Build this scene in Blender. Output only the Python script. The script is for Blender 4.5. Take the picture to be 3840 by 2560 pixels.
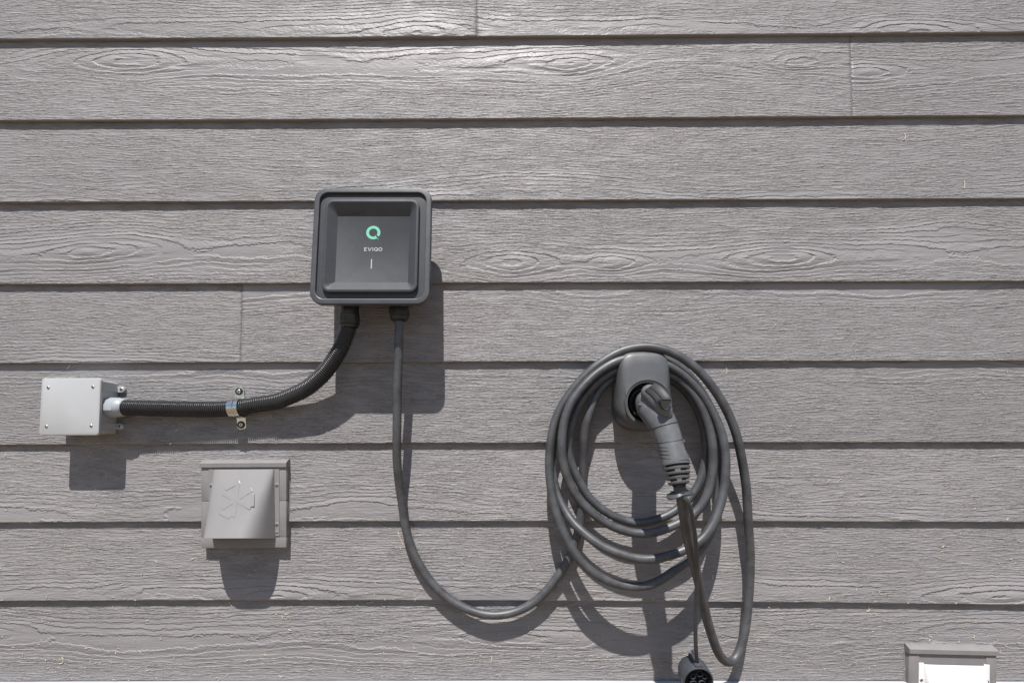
import bpy, bmesh, math, random
import numpy as np
from mathutils import Vector, Matrix

random.seed(7); np.random.seed(7)
for o in list(bpy.data.objects): bpy.data.objects.remove(o)
SC = bpy.context.scene
COL = SC.collection

# ------------------------------------------------------------------ camera, sky, sun, exposure
D = 1150.0            # camera to wall, mm
K = 0.6125            # mm on the wall per photograph pixel
ZC = -166.0           # eye height relative to the middle of the picture, mm
cam = bpy.data.objects.new('camera', bpy.data.cameras.new('camera'))
COL.objects.link(cam); SC.camera = cam
cam.location = (0, -D/1000, ZC/1000)
cam.rotation_euler = (math.radians(90), 0, 0)
cam.data.sensor_width = 36.0
cam.data.lens = 36.0*D/2352.0
cam.data.shift_y = -ZC/2352.0
cam.data.clip_start = 0.02; cam.data.clip_end = 400

SUN = Vector((-0.17, -1.0, 2.11)).normalized()      # direction towards the sun
world = bpy.data.worlds.new('World'); SC.world = world; world.use_nodes = True
wt = world.node_tree
bg = wt.nodes['Background']
sky = wt.nodes.new('ShaderNodeTexSky'); sky.sky_type = 'NISHITA'; sky.sun_disc = False
sky.sun_elevation = math.asin(SUN.z); sky.sun_rotation = math.atan2(SUN.x, SUN.y)
sky.air_density = 1.0; sky.dust_density = 0.6; sky.ozone_density = 1.0
wt.links.new(sky.outputs['Color'], bg.inputs['Color']); bg.inputs['Strength'].default_value = 0.078
sl = bpy.data.lights.new('sun', 'SUN'); sl.energy = 4.8; sl.angle = math.radians(0.53); sl.color = (1.0, 0.965, 0.925)
sun = bpy.data.objects.new('sun', sl); COL.objects.link(sun)
sun.rotation_euler = (-SUN).to_track_quat('-Z', 'Y').to_euler(); sun.location = (-1, -3, 5)
SC.view_settings.view_transform = 'Standard'; SC.view_settings.look = 'None'
SC.view_settings.exposure = 0.42; SC.view_settings.gamma = 1.0; SC.view_settings.use_curve_mapping = False

# ------------------------------------------------------------------ helpers
def P(sx, sy, h):
    """photograph pixel + distance h (mm) in front of the wall line -> place (x, h, z) in mm"""
    s = 1 - h/D
    return ((sx-1920)*K*s, h, ZC + (-(sy-1280)*K - ZC)*s)

def W(p): return Vector((p[0]/1000, -p[1]/1000, p[2]/1000))

ORG = {}
def empty(name, p, label, cat, group=None):
    o = bpy.data.objects.new(name, None); COL.objects.link(o)
    o.empty_display_size = 0.02; o.location = W(p); ORG[o.name] = W(p)
    o['label'] = label; o['category'] = cat
    if group: o['group'] = group
    return o

def mesh(name, vf, mat, parent=None, smooth=True, org=None, angle=40, recalc=True, sharp=True):
    """vf = (verts in mm (x,h,z), faces[, material index per face]); linked as ONE object"""
    verts, faces = vf[0], vf[1]
    if parent is not None: o0 = ORG[parent.name]
    else: o0 = W(org) if org is not None else Vector((0, 0, 0))
    me = bpy.data.meshes.new(name)
    me.from_pydata([tuple(W(v)-o0) for v in verts], [], faces)
    mats = mat if isinstance(mat, (list, tuple)) else [mat]
    for m in mats: me.materials.append(m)
    if len(vf) > 2 and vf[2] is not None:
        me.polygons.foreach_set('material_index', vf[2])
    if recalc:
        bm = bmesh.new(); bm.from_mesh(me)
        bmesh.ops.recalc_face_normals(bm, faces=bm.faces); bm.to_mesh(me); bm.free()
    if smooth:
        me.polygons.foreach_set('use_smooth', [True]*len(me.polygons))
        if sharp:
            try: me.set_sharp_from_angle(angle=math.radians(angle))
            except Exception: pass
    me.update()
    o = bpy.data.objects.new(name, me); COL.objects.link(o)
    if parent is not None:
        o.parent = parent; ORG[o.name] = o0
    else:
        o.location = o0; ORG[o.name] = o0
    return o

def join(*parts):
    V, F, M = [], [], []
    for p in parts:
        n = len(V); V += list(p[0]); F += [tuple(i+n for i in f) for f in p[1]]
        M += list(p[2]) if len(p) > 2 and p[2] is not None else [0]*len(p[1])
    return V, F, M

def matid(vf, i): return vf[0], vf[1], [i]*len(vf[1])

def loft(rings, cap0=True, cap1=True, closed=True):
    n = len(rings[0]); V = []; F = []
    for r in rings: V += [tuple(p) for p in r]
    for k in range(len(rings)-1):
        for i in range(n if closed else n-1):
            j = (i+1) % n
            F.append((k*n+i, k*n+j, (k+1)*n+j, (k+1)*n+i))
    if cap0: F.append(tuple(range(n-1, -1, -1)))
    if cap1: F.append(tuple((len(rings)-1)*n+i for i in range(n)))
    return V, F

def rrect(hw, hh, r, n=6, cu=0, cv=0):
    r = min(r, hw, hh); pts = []
    for (sx, sy, a0) in ((1, 1, 0), (-1, 1, 90), (-1, -1, 180), (1, -1, 270)):
        for i in range(n+1):
            a = math.radians(a0 + 90*i/n)
            pts.append((cu + sx*(hw-r) + r*math.cos(a), cv + sy*(hh-r) + r*math.sin(a)))
    return pts

def rbox(fr, hw, hh, r, w0, w1, bev=1.0, n=5):
    """rounded slab; fr maps local (u, v, w) to wall coordinates"""
    rings = []
    for (d, w) in ((0, w0), (0, w1-bev), (bev*0.3, w1-bev*0.3), (bev, w1)):
        rings.append([fr(u, v, w) for (u, v) in rrect(hw-d, hh-d, max(r-d, 0.2), n)])
    return loft(rings)

def boxm(fr, u0, u1, v0, v1, w0, w1):
    c = [fr(u, v, w) for w in (w0, w1) for (u, v) in ((u0, v0), (u1, v0), (u1, v1), (u0, v1))]
    return c, [(3, 2, 1, 0), (4, 5, 6, 7), (0, 1, 5, 4), (1, 2, 6, 5), (2, 3, 7, 6), (3, 0, 4, 7)]

def frame(o, tilt=0.0, roll=0.0):
    """local (u right, v up, w out); tilt leans the foot outwards, roll turns in the wall plane (degrees)"""
    t = math.radians(tilt); q = math.radians(roll)
    ct, st, cq, sq = math.cos(t), math.sin(t), math.cos(q), math.sin(q)
    def f(u, v, w):
        u2, v2 = u*cq - v*sq, u*sq + v*cq
        return (o[0]+u2, o[1] - v2*st + w*ct, o[2] + v2*ct + w*st)
    return f

def lathe(fr, prof, n=20, cap0=True, cap1=True):
    return loft([[fr(r*math.cos(2*math.pi*i/n), r*math.sin(2*math.pi*i/n), w) for i in range(n)] for (r, w) in prof], cap0, cap1)

def sub(fr, u0, v0, w0=0): return lambda u, v, w: fr(u0+u, v0+v, w0+w)

def axis_frame(p, d, up=(0, 0, 1)):
    d = Vector(d).normalized(); x = Vector(up).cross(d)
    if x.length < 1e-4: x = Vector((1, 0, 0)).cross(d)
    x.normalize(); y = d.cross(x); p = Vector(p)
    return lambda u, v, w: tuple(p + x*u + y*v + d*w)

def catmull(pts, step=5.0):
    P_ = [np.array(p, float) for p in pts]
    P_ = [2*P_[0]-P_[1]] + P_ + [2*P_[-1]-P_[-2]]
    out = []
    for i in range(1, len(P_)-2):
        p0, p1, p2, p3 = P_[i-1:i+3]
        n = max(2, int(np.linalg.norm(p2-p1)/step))
        for k in range(n):
            t = k/n
            out.append(0.5*((2*p1)+(-p0+p2)*t+(2*p0-5*p1+4*p2-p3)*t*t+(-p0+3*p1-3*p2+p3)*t**3))
    out.append(P_[-2]); return np.array(out)

def resample(pts, step):
    pts = np.array(pts, float); s = np.r_[0, np.cumsum(np.linalg.norm(np.diff(pts, axis=0), axis=1))]
    n = max(2, int(s[-1]/step)); q = np.linspace(0, s[-1], n+1)
    return np.stack([np.interp(q, s, pts[:, i]) for i in range(3)], 1)

def smooth_path(p, it):
    p = p.copy()
    for _ in range(it):
        q = p.copy(); q[1:-1] = 0.25*p[:-2]+0.5*p[1:-1]+0.25*p[2:]; p = q
    return p

def frames(p):
    t = np.gradient(p, axis=0); t /= np.linalg.norm(t, axis=1)[:, None]
    x = np.cross([0, 1, 0.01], t[0]); x /= np.linalg.norm(x); X = []
    for i in range(len(p)):
        x = x - t[i]*np.dot(x, t[i]); x /= np.linalg.norm(x); X.append(x.copy())
    X = np.array(X); return t, X, np.cross(t, X)

def tube(p, r, n=18, cap=True):
    p = np.array(p, float); t, X, Y = frames(p)
    r = np.broadcast_to(np.asarray(r, float), (len(p),))
    a = np.linspace(0, 2*np.pi, n, endpoint=False)
    rings = p[:, None, :] + r[:, None, None]*(np.cos(a)[None, :, None]*X[:, None, :] + np.sin(a)[None, :, None]*Y[:, None, :])
    return loft([list(map(tuple, q)) for q in rings], cap, cap)

def ribbon(p, wdir, hw, th):
    """flat strap along p; wdir = across direction"""
    p = np.array(p, float); t = np.gradient(p, axis=0); t /= np.linalg.norm(t, axis=1)[:, None]
    rings = []
    for i in range(len(p)):
        a = np.array(wdir, float); a = a - t[i]*np.dot(a, t[i]); a /= np.linalg.norm(a); b = np.cross(t[i], a)
        rings.append([tuple(p[i]+a*u*hw+b*v*th) for (u, v) in ((-1, -.6), (-.8, -1), (.8, -1), (1, -.6), (1, .6), (.8, 1), (-.8, 1), (-1, .6))])
    return loft(rings)

# ------------------------------------------------------------------ materials
class NT:
    def __init__(s, name):
        s.m = bpy.data.materials.new(name); s.m.use_nodes = True; s.t = s.m.node_tree
        s.b = s.t.nodes['Principled BSDF']
    def put(s, sock, v):
        if v is None: return
        if hasattr(v, 'is_output'): s.t.links.new(v, sock)
        else: sock.default_value = v
    def math(s, op, a, b=None, c=None, clamp=False):
        n = s.t.nodes.new('ShaderNodeMath'); n.operation = op; n.use_clamp = clamp
        for i, v in enumerate((a, b, c)): s.put(n.inputs[i], v)
        return n.outputs[0]
    def vmul(s, a, v):
        n = s.t.nodes.new('ShaderNodeVectorMath'); n.operation = 'MULTIPLY'; s.put(n.inputs[0], a); n.inputs[1].default_value = v
        return n.outputs[0]
    def noise(s, vec, scale=1.0, detail=2.0, rough=0.5):
        n = s.t.nodes.new('ShaderNodeTexNoise'); s.put(n.inputs['Vector'], vec)
        n.inputs['Scale'].default_value = scale; n.inputs['Detail'].default_value = detail; n.inputs['Roughness'].default_value = rough
        return n.outputs['Fac']
    def attr(s, name, out='Fac'):
        n = s.t.nodes.new('ShaderNodeAttribute'); n.attribute_name = name; return n.outputs[out]
    def ss(s, v, a, b, lo=0.0, hi=1.0):
        n = s.t.nodes.new('ShaderNodeMapRange'); n.interpolation_type = 'SMOOTHSTEP'
        s.put(n.inputs['Value'], v); n.inputs['From Min'].default_value = a; n.inputs['From Max'].default_value = b
        n.inputs['To Min'].default_value = lo; n.inputs['To Max'].default_value = hi
        return n.outputs[0]
    def obj(s):
        n = s.t.nodes.new('ShaderNodeTexCoord'); return n.outputs['Object']
    def mix(s, f, a, b):
        n = s.t.nodes.new('ShaderNodeMix'); n.data_type = 'RGBA'; s.put(n.inputs[0], f); s.put(n.inputs[6], a); s.put(n.inputs[7], b)
        return n.outputs[2]
    def bump(s, h, dist=1.0, strength=1.0):
        n = s.t.nodes.new('ShaderNodeBump'); n.inputs['Strength'].default_value = strength; n.inputs['Distance'].default_value = dist
        s.put(n.inputs['Height'], h); s.t.links.new(n.outputs[0], s.b.inputs['Normal'])
    def set(s, **k):
        for a, v in k.items(): s.put(s.b.inputs[a.replace('_', ' ')], v)

def c4(c): return (c[0], c[1], c[2], 1)

def plain(name, col, rough=0.5, var=0.12, vs=60, bump=0.0, bs=900, metal=0.0, spec=0.5, dust=0.0, dustc=(0.35, 0.32, 0.28)):
    n = NT(name); o = n.obj()
    f = n.noise(o, vs, 4, 0.6)
    c = n.mix(n.ss(f, 0.3, 0.7), c4([x*(1-var) for x in col]), c4([min(1, x*(1+var)) for x in col]))
    if dust > 0:
        d = n.noise(o, 520, 2, 0.5); d2 = n.noise(o, 14, 3, 0.6)
        c = n.mix(n.math('MULTIPLY', n.ss(d, 0.62, 0.78, 0, dust), n.ss(d2, 0.35, 0.7)), c, c4(dustc))
    n.set(Base_Color=c, Metallic=metal, Specular_IOR_Level=spec)
    n.put(n.b.inputs['Roughness'], n.ss(n.noise(o, 35, 3, 0.6), 0.25, 0.75, rough*0.88, min(1, rough*1.12)))
    if bump > 0: n.bump(n.noise(o, bs, 2, 0.6), bump/1000)
    return n.m

def siding_mat():
    n = NT('painted_siding')
    G = n.attr('grain'); gp = n.attr('gp', 'Vector'); la = n.attr('line_amp'); fa = n.attr('fine_amp')
    w1 = n.noise(n.vmul(gp, (9, 1, 34)), 1, 1)
    w2 = n.noise(n.vmul(gp, (42, 1, 90)), 1, 2, 0.6)
    w3 = n.noise(n.vmul(gp, (150, 1, 240)), 1, 1)
    g = n.math('ADD', G, n.math('MULTIPLY', n.math('SUBTRACT', w1, .5), 8))
    g = n.math('ADD', g, n.math('MULTIPLY', n.math('SUBTRACT', w2, .5), 5.5))
    g = n.math('ADD', g, n.math('MULTIPLY', n.math('SUBTRACT', w3, .5), 2.8))
    u = n.math('POWER', n.math('DIVIDE', n.math('MAXIMUM', g, 0.01), 11.5), 1.2)
    ring = n.math('FLOOR', u); f = n.math('FRACT', u)
    wn = n.t.nodes.new('ShaderNodeTexWhiteNoise'); wn.noise_dimensions = '1D'; n.put(wn.inputs['W'], n.math('ADD', ring, 0.37))
    rnd = wn.outputs['Value']
    along = n.ss(n.noise(n.vmul(gp, (7, 1, 60)), 1, 2, 0.6), 0.27, 0.52)
    amp = n.math('MULTIPLY', n.math('MULTIPLY', n.ss(rnd, 0, 1, 0.4, 1.0), along), la)
    prof = n.math('MULTIPLY', n.ss(f, 0.0, 0.26), n.math('SUBTRACT', 1.0, f))
    lines = n.math('MULTIPLY', prof, amp)
    f1 = n.noise(n.vmul(gp, (22, 1, 235)), 1, 3, 0.6)
    f2 = n.noise(n.vmul(gp, (85, 1, 520)), 1, 2, 0.6)
    fr = n.math('ABSOLUTE', n.math('SUBTRACT', f1, 0.5))
    brk = n.ss(n.noise(n.vmul(gp, (16, 1, 55)), 1, 2, 0.5), 0.3, 0.62, 0.35, 1.0)
    fine = n.math('MULTIPLY', n.math('MULTIPLY', n.math('ADD', n.math('MULTIPLY', fr, 3.2), n.math('MULTIPLY', f2, 0.42)), fa), brk)
    h = n.math('ADD', n.math('MULTIPLY', lines, 2.9), n.math('MULTIPLY', fine, 3.2))
    h = n.math('ADD', h, n.math('MULTIPLY', n.noise(n.vmul(gp, (14, 1, 160)), 1, 2, 0.5), 0.22))
    n.bump(h, 0.001, 1.0)
    big = n.noise(n.vmul(gp, (2.5, 1, 3.5)), 1, 4, 0.6)
    c = n.mix(n.ss(big, 0.3, 0.7), (0.246, 0.234, 0.236, 1), (0.283, 0.270, 0.272, 1))
    tone = n.attr('tone')
    c = n.mix(n.math('MULTIPLY', n.ss(tone, 0, 1), 0.55), c, (0.222, 0.213, 0.214, 1))
    # dried drip marks and dusty smears with a shape of their own
    drip = n.ss(n.noise(n.vmul(gp, (70, 1, 2.2)), 1, 3, 0.65), 0.60, 0.74)
    drip = n.math('MULTIPLY', drip, n.ss(n.noise(n.vmul(gp, (6, 1, 9)), 1, 3, 0.6), 0.5, 0.66, 0.0, 0.28))
    c = n.mix(drip, c, (0.165, 0.150, 0.143, 1))
    smear = n.math('MULTIPLY', n.ss(n.noise(n.vmul(gp, (11, 1, 26)), 1, 5, 0.7), 0.52, 0.72, 0.0, 0.30), n.ss(n.attr('dust'), 0.0, 0.9, 0.35, 1.0))
    c = n.mix(smear, c, (0.36, 0.325, 0.305, 1))
    dots = n.ss(n.noise(n.vmul(gp, (330, 1, 330)), 1, 1), 0.735, 0.80)
    c = n.mix(n.math('MULTIPLY', dots, n.attr('dust')), c, (0.52, 0.47, 0.40, 1))
    n.set(Base_Color=c, Specular_IOR_Level=0.4)
    n.put(n.b.inputs['Roughness'], n.ss(n.noise(n.vmul(gp, (20, 1, 60)), 1, 2), 0.3, 0.7, 0.47, 0.58))
    return n.m

M = {}
M['siding'] = siding_mat()
M['block'] = plain('painted_trim', (0.208, 0.198, 0.196), 0.5, 0.06, 25, 0.35, 260, dust=0.5)
M['hood'] = plain('painted_hood_metal', (0.238, 0.230, 0.230), 0.42, 0.04, 12, 0.05, 300, dust=0.35)
M['white'] = plain('white_hood_metal', (0.80, 0.80, 0.80), 0.4, 0.03, 12, 0.05, 300)
M['case'] = plain('charcoal_plastic', (0.062, 0.064, 0.070), 0.42, 0.08, 30, 0.05, 2500, dust=0.5, spec=0.5)
M['face'] = plain('charcoal_face_plastic', (0.051, 0.054, 0.060), 0.52, 0.07, 24, 0.03, 2500, dust=0.3, spec=0.3)
M['black'] = plain('black_plastic', (0.018, 0.018, 0.019), 0.35, 0.1, 40)
M['rubber'] = plain('black_rubber', (0.060, 0.062, 0.067), 0.46, 0.30, 30, 0.05, 900, dust=0.6, spec=0.65)
M['holster'] = plain('grey_holster_plastic', (0.088, 0.090, 0.095), 0.44, 0.06, 30, 0.08, 2200, dust=0.2)
M['handle'] = plain('grey_handle_plastic', (0.115, 0.118, 0.124), 0.36, 0.12, 55, 0.12, 1500, dust=0.3)
M['latch'] = plain('glossy_latch_plastic', (0.03, 0.03, 0.031), 0.55, 0.1, 30)
M['strap_r'] = plain('rubber_strap', (0.050, 0.055, 0.063), 0.42, 0.12, 40, 0.05, 1200, dust=0.3)
M['conduit'] = plain('black_conduit_plastic', (0.040, 0.040, 0.042), 0.26, 0.12, 40)
M['pvc'] = plain('grey_pvc', (0.41, 0.415, 0.417), 0.42, 0.03, 15, 0.03, 900, dust=0.05)
M['pvc2'] = plain('blue_grey_pvc', (0.33, 0.36, 0.38), 0.3, 0.03, 25)
M['zinc'] = plain('zinc_plated_steel', (0.62, 0.64, 0.62), 0.2, 0.1, 90, metal=1.0)
M['screw'] = plain('steel_screw', (0.62, 0.60, 0.56), 0.33, 0.1, 200, metal=1.0)
M['dark'] = plain('dark_recess', (0.012, 0.012, 0.012), 0.6)
M['green'] = plain('mint_print', (0.15, 0.50, 0.35), 0.5, 0.02)
M['print'] = plain('pale_grey_print', (0.40, 0.42, 0.44), 0.5, 0.02)
M['flash'] = plain('white_flashing_metal', (0.5, 0.5, 0.52), 0.45, 0.04, 12)
M['sheath'] = plain('wall_sheathing', (0.10, 0.085, 0.07), 0.85)
M['concrete'] = plain('foundation_concrete', (0.30, 0.29, 0.27), 0.9, 0.15, 9, 0.6, 220)
M['straw'] = plain('dry_grass', (0.66, 0.58, 0.42), 0.7, 0.2, 50)

def ground_mat():
    n = NT('lawn'); o = n.obj()
    a = n.noise(o, 3.0, 5, 0.65); b = n.noise(o, 60, 4, 0.7)
    c = n.mix(n.ss(a, 0.35, 0.65), (0.27, 0.185, 0.125, 1), (0.15, 0.13, 0.065, 1))
    c = n.mix(n.ss(b, 0.35, 0.7), c, (0.38, 0.27, 0.18, 1))
    n.set(Base_Color=c, Roughness=0.95); n.bump(b, 0.03); return n.m
M['ground'] = ground_mat()

# ------------------------------------------------------------------ the ground
GZ = -1150.0
gsz = 60000.0
g = mesh('ground', ([(-gsz, -gsz, GZ), (gsz, -gsz, GZ), (gsz, gsz, GZ), (-gsz, gsz, GZ)], [(0, 1, 2, 3)]), M['ground'], smooth=False, org=(0, 0, GZ))
g['kind'] = 'structure'

# ------------------------------------------------------------------ the siding wall
def vnoise(x, y, seed):
    xi = np.floor(x).astype(int); yi = np.floor(y).astype(int); fx = x-xi; fy = y-yi
    fx = fx*fx*(3-2*fx); fy = fy*fy*(3-2*fy)
    def hh(a, b):
        v = np.sin(a*127.1 + b*311.7 + seed*74.7)*43758.5453; return v-np.floor(v)
    return (hh(xi, yi)*(1-fx)+hh(xi+1, yi)*fx)*(1-fy) + (hh(xi, yi+1)*(1-fx)+hh(xi+1, yi+1)*fx)*fy

def sstep(a, b, v):
    t = np.clip((v-a)/(b-a), 0, 1); return t*t*(3-2*t)

H_BOT, H_TOP, TH = 12.0, 2.8, 8.6
XS = [0, 784, 1568, 2352]
EDGE = [[90, 86.8, 80, 74], [276.7, 275, 269.5, 265], [464.5, 462, 458.5, 455.8], [652.4, 651, 647, 645.7],
        [834, 832, 829, 828.4], [1021.4, 1018.5, 1015.7, 1015.7], [1199.9, 1197.2, 1196.6, 1199.2],
        [1379.9, 1378.2, 1380.9, 1388.9], [1564, 1561.3, 1561.5, 1563.5]]
# (centre line of the grain as a share of the exposed height, knots at these x, how wide)
GRAIN = [(0.10, [960, 2105], 7), (0.72, [290, 1310, 2040], 6), (-0.06, [], 7), (0.31, [200, 1175, 1800], 6),
         (-0.12, [], 7), (1.02, [2500], 7), (0.02, [1420], 7), (0.06, [640, 2280], 8), (0.52, [-200, 1190], 8)]
JOINT = {0: [1095], 1: [1957], 4: [553]}
def edge_fn(ys):
    q = [P(x*2352/2352*1.6327, y*1.6327, H_BOT) for x, y in zip(XS, ys)]
    X = np.array([p[0] for p in q]); Z = np.array([p[2] for p in q])
    co = np.polyfit(X, Z, 2)
    xl = np.array([-1250., 1250.])
    def f(x):
        x = np.asarray(x, float); xc = np.clip(x, -1250, 1250)
        s = np.polyval(np.polyder(co), xc)
        return np.polyval(co, xc) + (x-xc)*s*0.5
    return f
EF = [edge_fn(e) for e in EDGE]
def surf_h(row, z, x):
    """front of the siding at height z on that row"""
    zb = float(EF[row](x)); zt = float(EF[row-1](x)) if row > 0 else zb+184
    return H_BOT + (H_TOP-H_BOT)*(z-zb)/(zt-zb)

XL, XR = -2300.0, 2300.0
wall = empty('siding_wall', (0, 0, GZ), 'grey painted lap siding wall of wood grain boards', 'wall')
def board(zbf, ztf, x0, x1, gr, seed, fine=True, lap=28.0):
    stepx = 7.5 if fine else 30.0
    nx = max(2, int((x1-x0)/stepx)+1); nz = 30 if fine else 8
    x = np.linspace(x0, x1, nx); zb = zbf(x); zt = ztf(x)
    # rows: chamfer at the foot, then the face
    ts = np.r_[0.0, 0.007, np.linspace(0.014, 1.0, nz)]
    hgt = (zt-zb)
    Z = zb[None, :] + ts[:, None]*hgt[None, :]
    Hh = H_BOT + (H_TOP-H_BOT)*ts[:, None] + 0*Z
    X = np.repeat(x[None, :], len(ts), 0)
    bow = (vnoise(X/210, Z*0+seed*3.1, seed)-.5)*1.0 + (vnoise(X/26, Z/9, seed+5)-.5)*0.7
    Hh = Hh + bow*np.where(ts[:, None] < 0.004, 0.6, 1.0)
    Z[0] += (vnoise(x/60, x*0+2.2, seed+9)-.5)*1.0
    Hh[0] -= 1.3
    # lap above, hidden behind the next board
    Zt2 = zt + lap; Ht2 = H_TOP + (H_TOP-H_BOT)*lap/hgt
    Z = np.vstack([Z, Zt2[None]]); Hh = np.vstack([Hh, Ht2[None]]); X = np.vstack([X, x[None]])
    nr = Z.shape[0]
    front = np.stack([X, Hh, Z], -1).reshape(-1, 3)
    bb = np.stack([x, np.full(nx, H_BOT-TH), zb], -1)           # back foot
    bt = np.stack([x, Ht2-TH, Zt2], -1)
    V = np.vstack([front, bb, bt]); nf = nr*nx
    F = []; sm = []
    for r in range(nr-1):
        for i in range(nx-1):
            F.append((r*nx+i, r*nx+i+1, (r+1)*nx+i+1, (r+1)*nx+i)); sm.append(r > 0)
    for i in range(nx-1):
        F.append((nf+i, nf+i+1, i+1, i)); sm.append(False)
        F.append((nf+nx+i, nf+nx+i+1, nf+i+1, nf+i)); sm.append(False)
        a = (nr-1)*nx; F.append((a+i, a+i+1, nf+nx+i+1, nf+nx+i)); sm.append(False)
    F.append(tuple([r*nx for r in range(nr)]+[nf+nx, nf])); sm.append(False)
    F.append(tuple([nf+nx-1, nf+2*nx-1]+[r*nx+nx-1 for r in range(nr-1, -1, -1)])); sm.append(False)
    me = bpy.data.meshes.new('siding_board')
    o0 = ORG[wall.name]
    VW = np.stack([V[:, 0], -V[:, 1], V[:, 2]], -1)/1000 - np.array(o0)
    me.from_pydata(VW.tolist(), [], F); me.materials.append(M['siding'])
    me.polygons.foreach_set('use_smooth', sm)
    # grain coordinates
    x_, z_ = V[:, 0], V[:, 2]
    zbv = zbf(x_); ztv = ztf(x_)
    zc = zbv + gr[0]*184.0 + (vnoise(x_/420, x_*0+1.3, seed+2)-.5)*46 + (vnoise(x_/1100, x_*0+4.3, seed+3)-.5)*40
    zeta = z_-zc
    B = np.full_like(x_, 34.0)
    for kx in gr[1]:
        xk = (kx-1176)
        d = np.sqrt((x_-xk)**2 + 4.0); rch = 19.0*gr[2]
        B = np.minimum(B, 34.0*(1-np.exp(-d/rch)))
    B = B + 5*(vnoise(x_/150, x_*0+7, seed+4)-.5)
    Gf = np.sqrt(zeta**2*0.9 + B**2)
    Gf = Gf + (vnoise(x_/170, z_/60, seed+6)-.5)*14
    # a few crooked patches where the grain swirls
    for _ in range(5 if fine else 0):
        kx = np.random.uniform(x0, x1); kz = float(zbf(kx))+np.random.uniform(0.1, 0.9)*184
        Gf = Gf + np.random.uniform(-22, 22)*np.exp(-((x_-kx)/np.random.uniform(45, 110))**2-((z_-kz)/np.random.uniform(14, 30))**2)
    pat = vnoise(x_/320, z_/55, seed+12)
    fine_a = sstep(20, 56, Gf + (pat-.5)*60)*0.95 + 0.08
    line_a = 1.0 - 0.64*sstep(35, 90, Gf + (pat-.5)*70)
    a = me.attributes.new('grain', 'FLOAT', 'POINT'); a.data.foreach_set('value', Gf.astype(np.float32))
    a = me.attributes.new('line_amp', 'FLOAT', 'POINT'); a.data.foreach_set('value', line_a.astype(np.float32))
    a = me.attributes.new('fine_amp', 'FLOAT', 'POINT'); a.data.foreach_set('value', fine_a.astype(np.float32))
    a = me.attributes.new('dust', 'FLOAT', 'POINT'); a.data.foreach_set('value', sstep(-100, -700, z_).astype(np.float32)*0.9 + 0.03)
    a = me.attributes.new('tone', 'FLOAT', 'POINT'); a.data.foreach_set('value', np.full(len(x_), (seed*0.618) % 1.0, np.float32))
    gp = np.stack([x_/1000+seed*3.7, np.full_like(x_, seed*1.9), z_/1000+seed*0.83], -1).astype(np.float32)
    a = me.attributes.new('gp', 'FLOAT_VECTOR', 'POINT'); a.data.foreach_set('vector', gp.ravel())
    me.update()
    o = bpy.data.objects.new('siding_board', me); COL.objects.link(o); o.parent = wall; ORG[o.name] = o0
    return o

for r in range(9):
    top = EF[r-1] if r > 0 else (lambda x: EF[0](x)+184.5)
    cuts = [XL] + [(c-1176)*(1-10/D) for c in JOINT.get(r, [])] + [XR]
    for k in range(len(cuts)-1):
        a = cuts[k] + (0.08 if k > 0 else 0); b = cuts[k+1] - (0.08 if k < len(cuts)-2 else 0)
        gr = GRAIN[r]
        if r == 4 and k == 1: gr = (1.0, [], 7)
        if r == 1 and k == 1: gr = (0.66, [1990], 6)
        board(EF[r], top, a, b, gr, 11+r*2+k)
for r in range(1, 7):        # the wall goes on above the picture
    board(lambda x, r=r: EF[0](x)+184.5*r, lambda x, r=r: EF[0](x)+184.5*(r+1), XL, XR, (random.random(), [random.uniform(0, 2000)], 6), 60+r, fine=False)
mesh('sheathing', boxm(lambda u, v, w: (u, w, v), XL, XR, -790, 2020, -120, -9), M['sheath'], wall, smooth=False)
mesh('foundation', boxm(lambda u, v, w: (u, w, v), XL, XR, GZ-150, -795, -300, 2), M['concrete'], wall, smooth=False)
ledge = [(-20, 3), (26, 1.5), (27.5, 0), (27.5, -16), (26, -17), (24.5, -16), (24.5, -2.5), (-20, -2)]
lr = [[(x, h, float(EF[8](min(max(x, -1200), 1200)))-3.2+z) for (h, z) in ledge] for x in np.linspace(XL, XR, 40)]
mesh('drip_flashing', loft(lr), M['flash'], wall, angle=25)

# ------------------------------------------------------------------ small shared pieces
def screw_vf(fr, r=4.0, dome=1.6, cross=True, slot=1.0):
    v = lathe(fr, [(r, -1.5), (r, 0.2), (r*0.92, dome*0.55), (r*0.7, dome*0.85), (r*0.35, dome)], 18)
    out = [matid(v, 0)]
    if cross:
        w0, w1 = dome*0.5, dome+0.12
        out.append(matid(boxm(fr, -r*0.55, r*0.55, -slot*.5, slot*.5, w0, w1), 1))
        out.append(matid(boxm(fr, -slot*.49, slot*.49, -r*0.55, r*0.55, w0, w1+0.03), 1))
    return join(*out)

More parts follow.
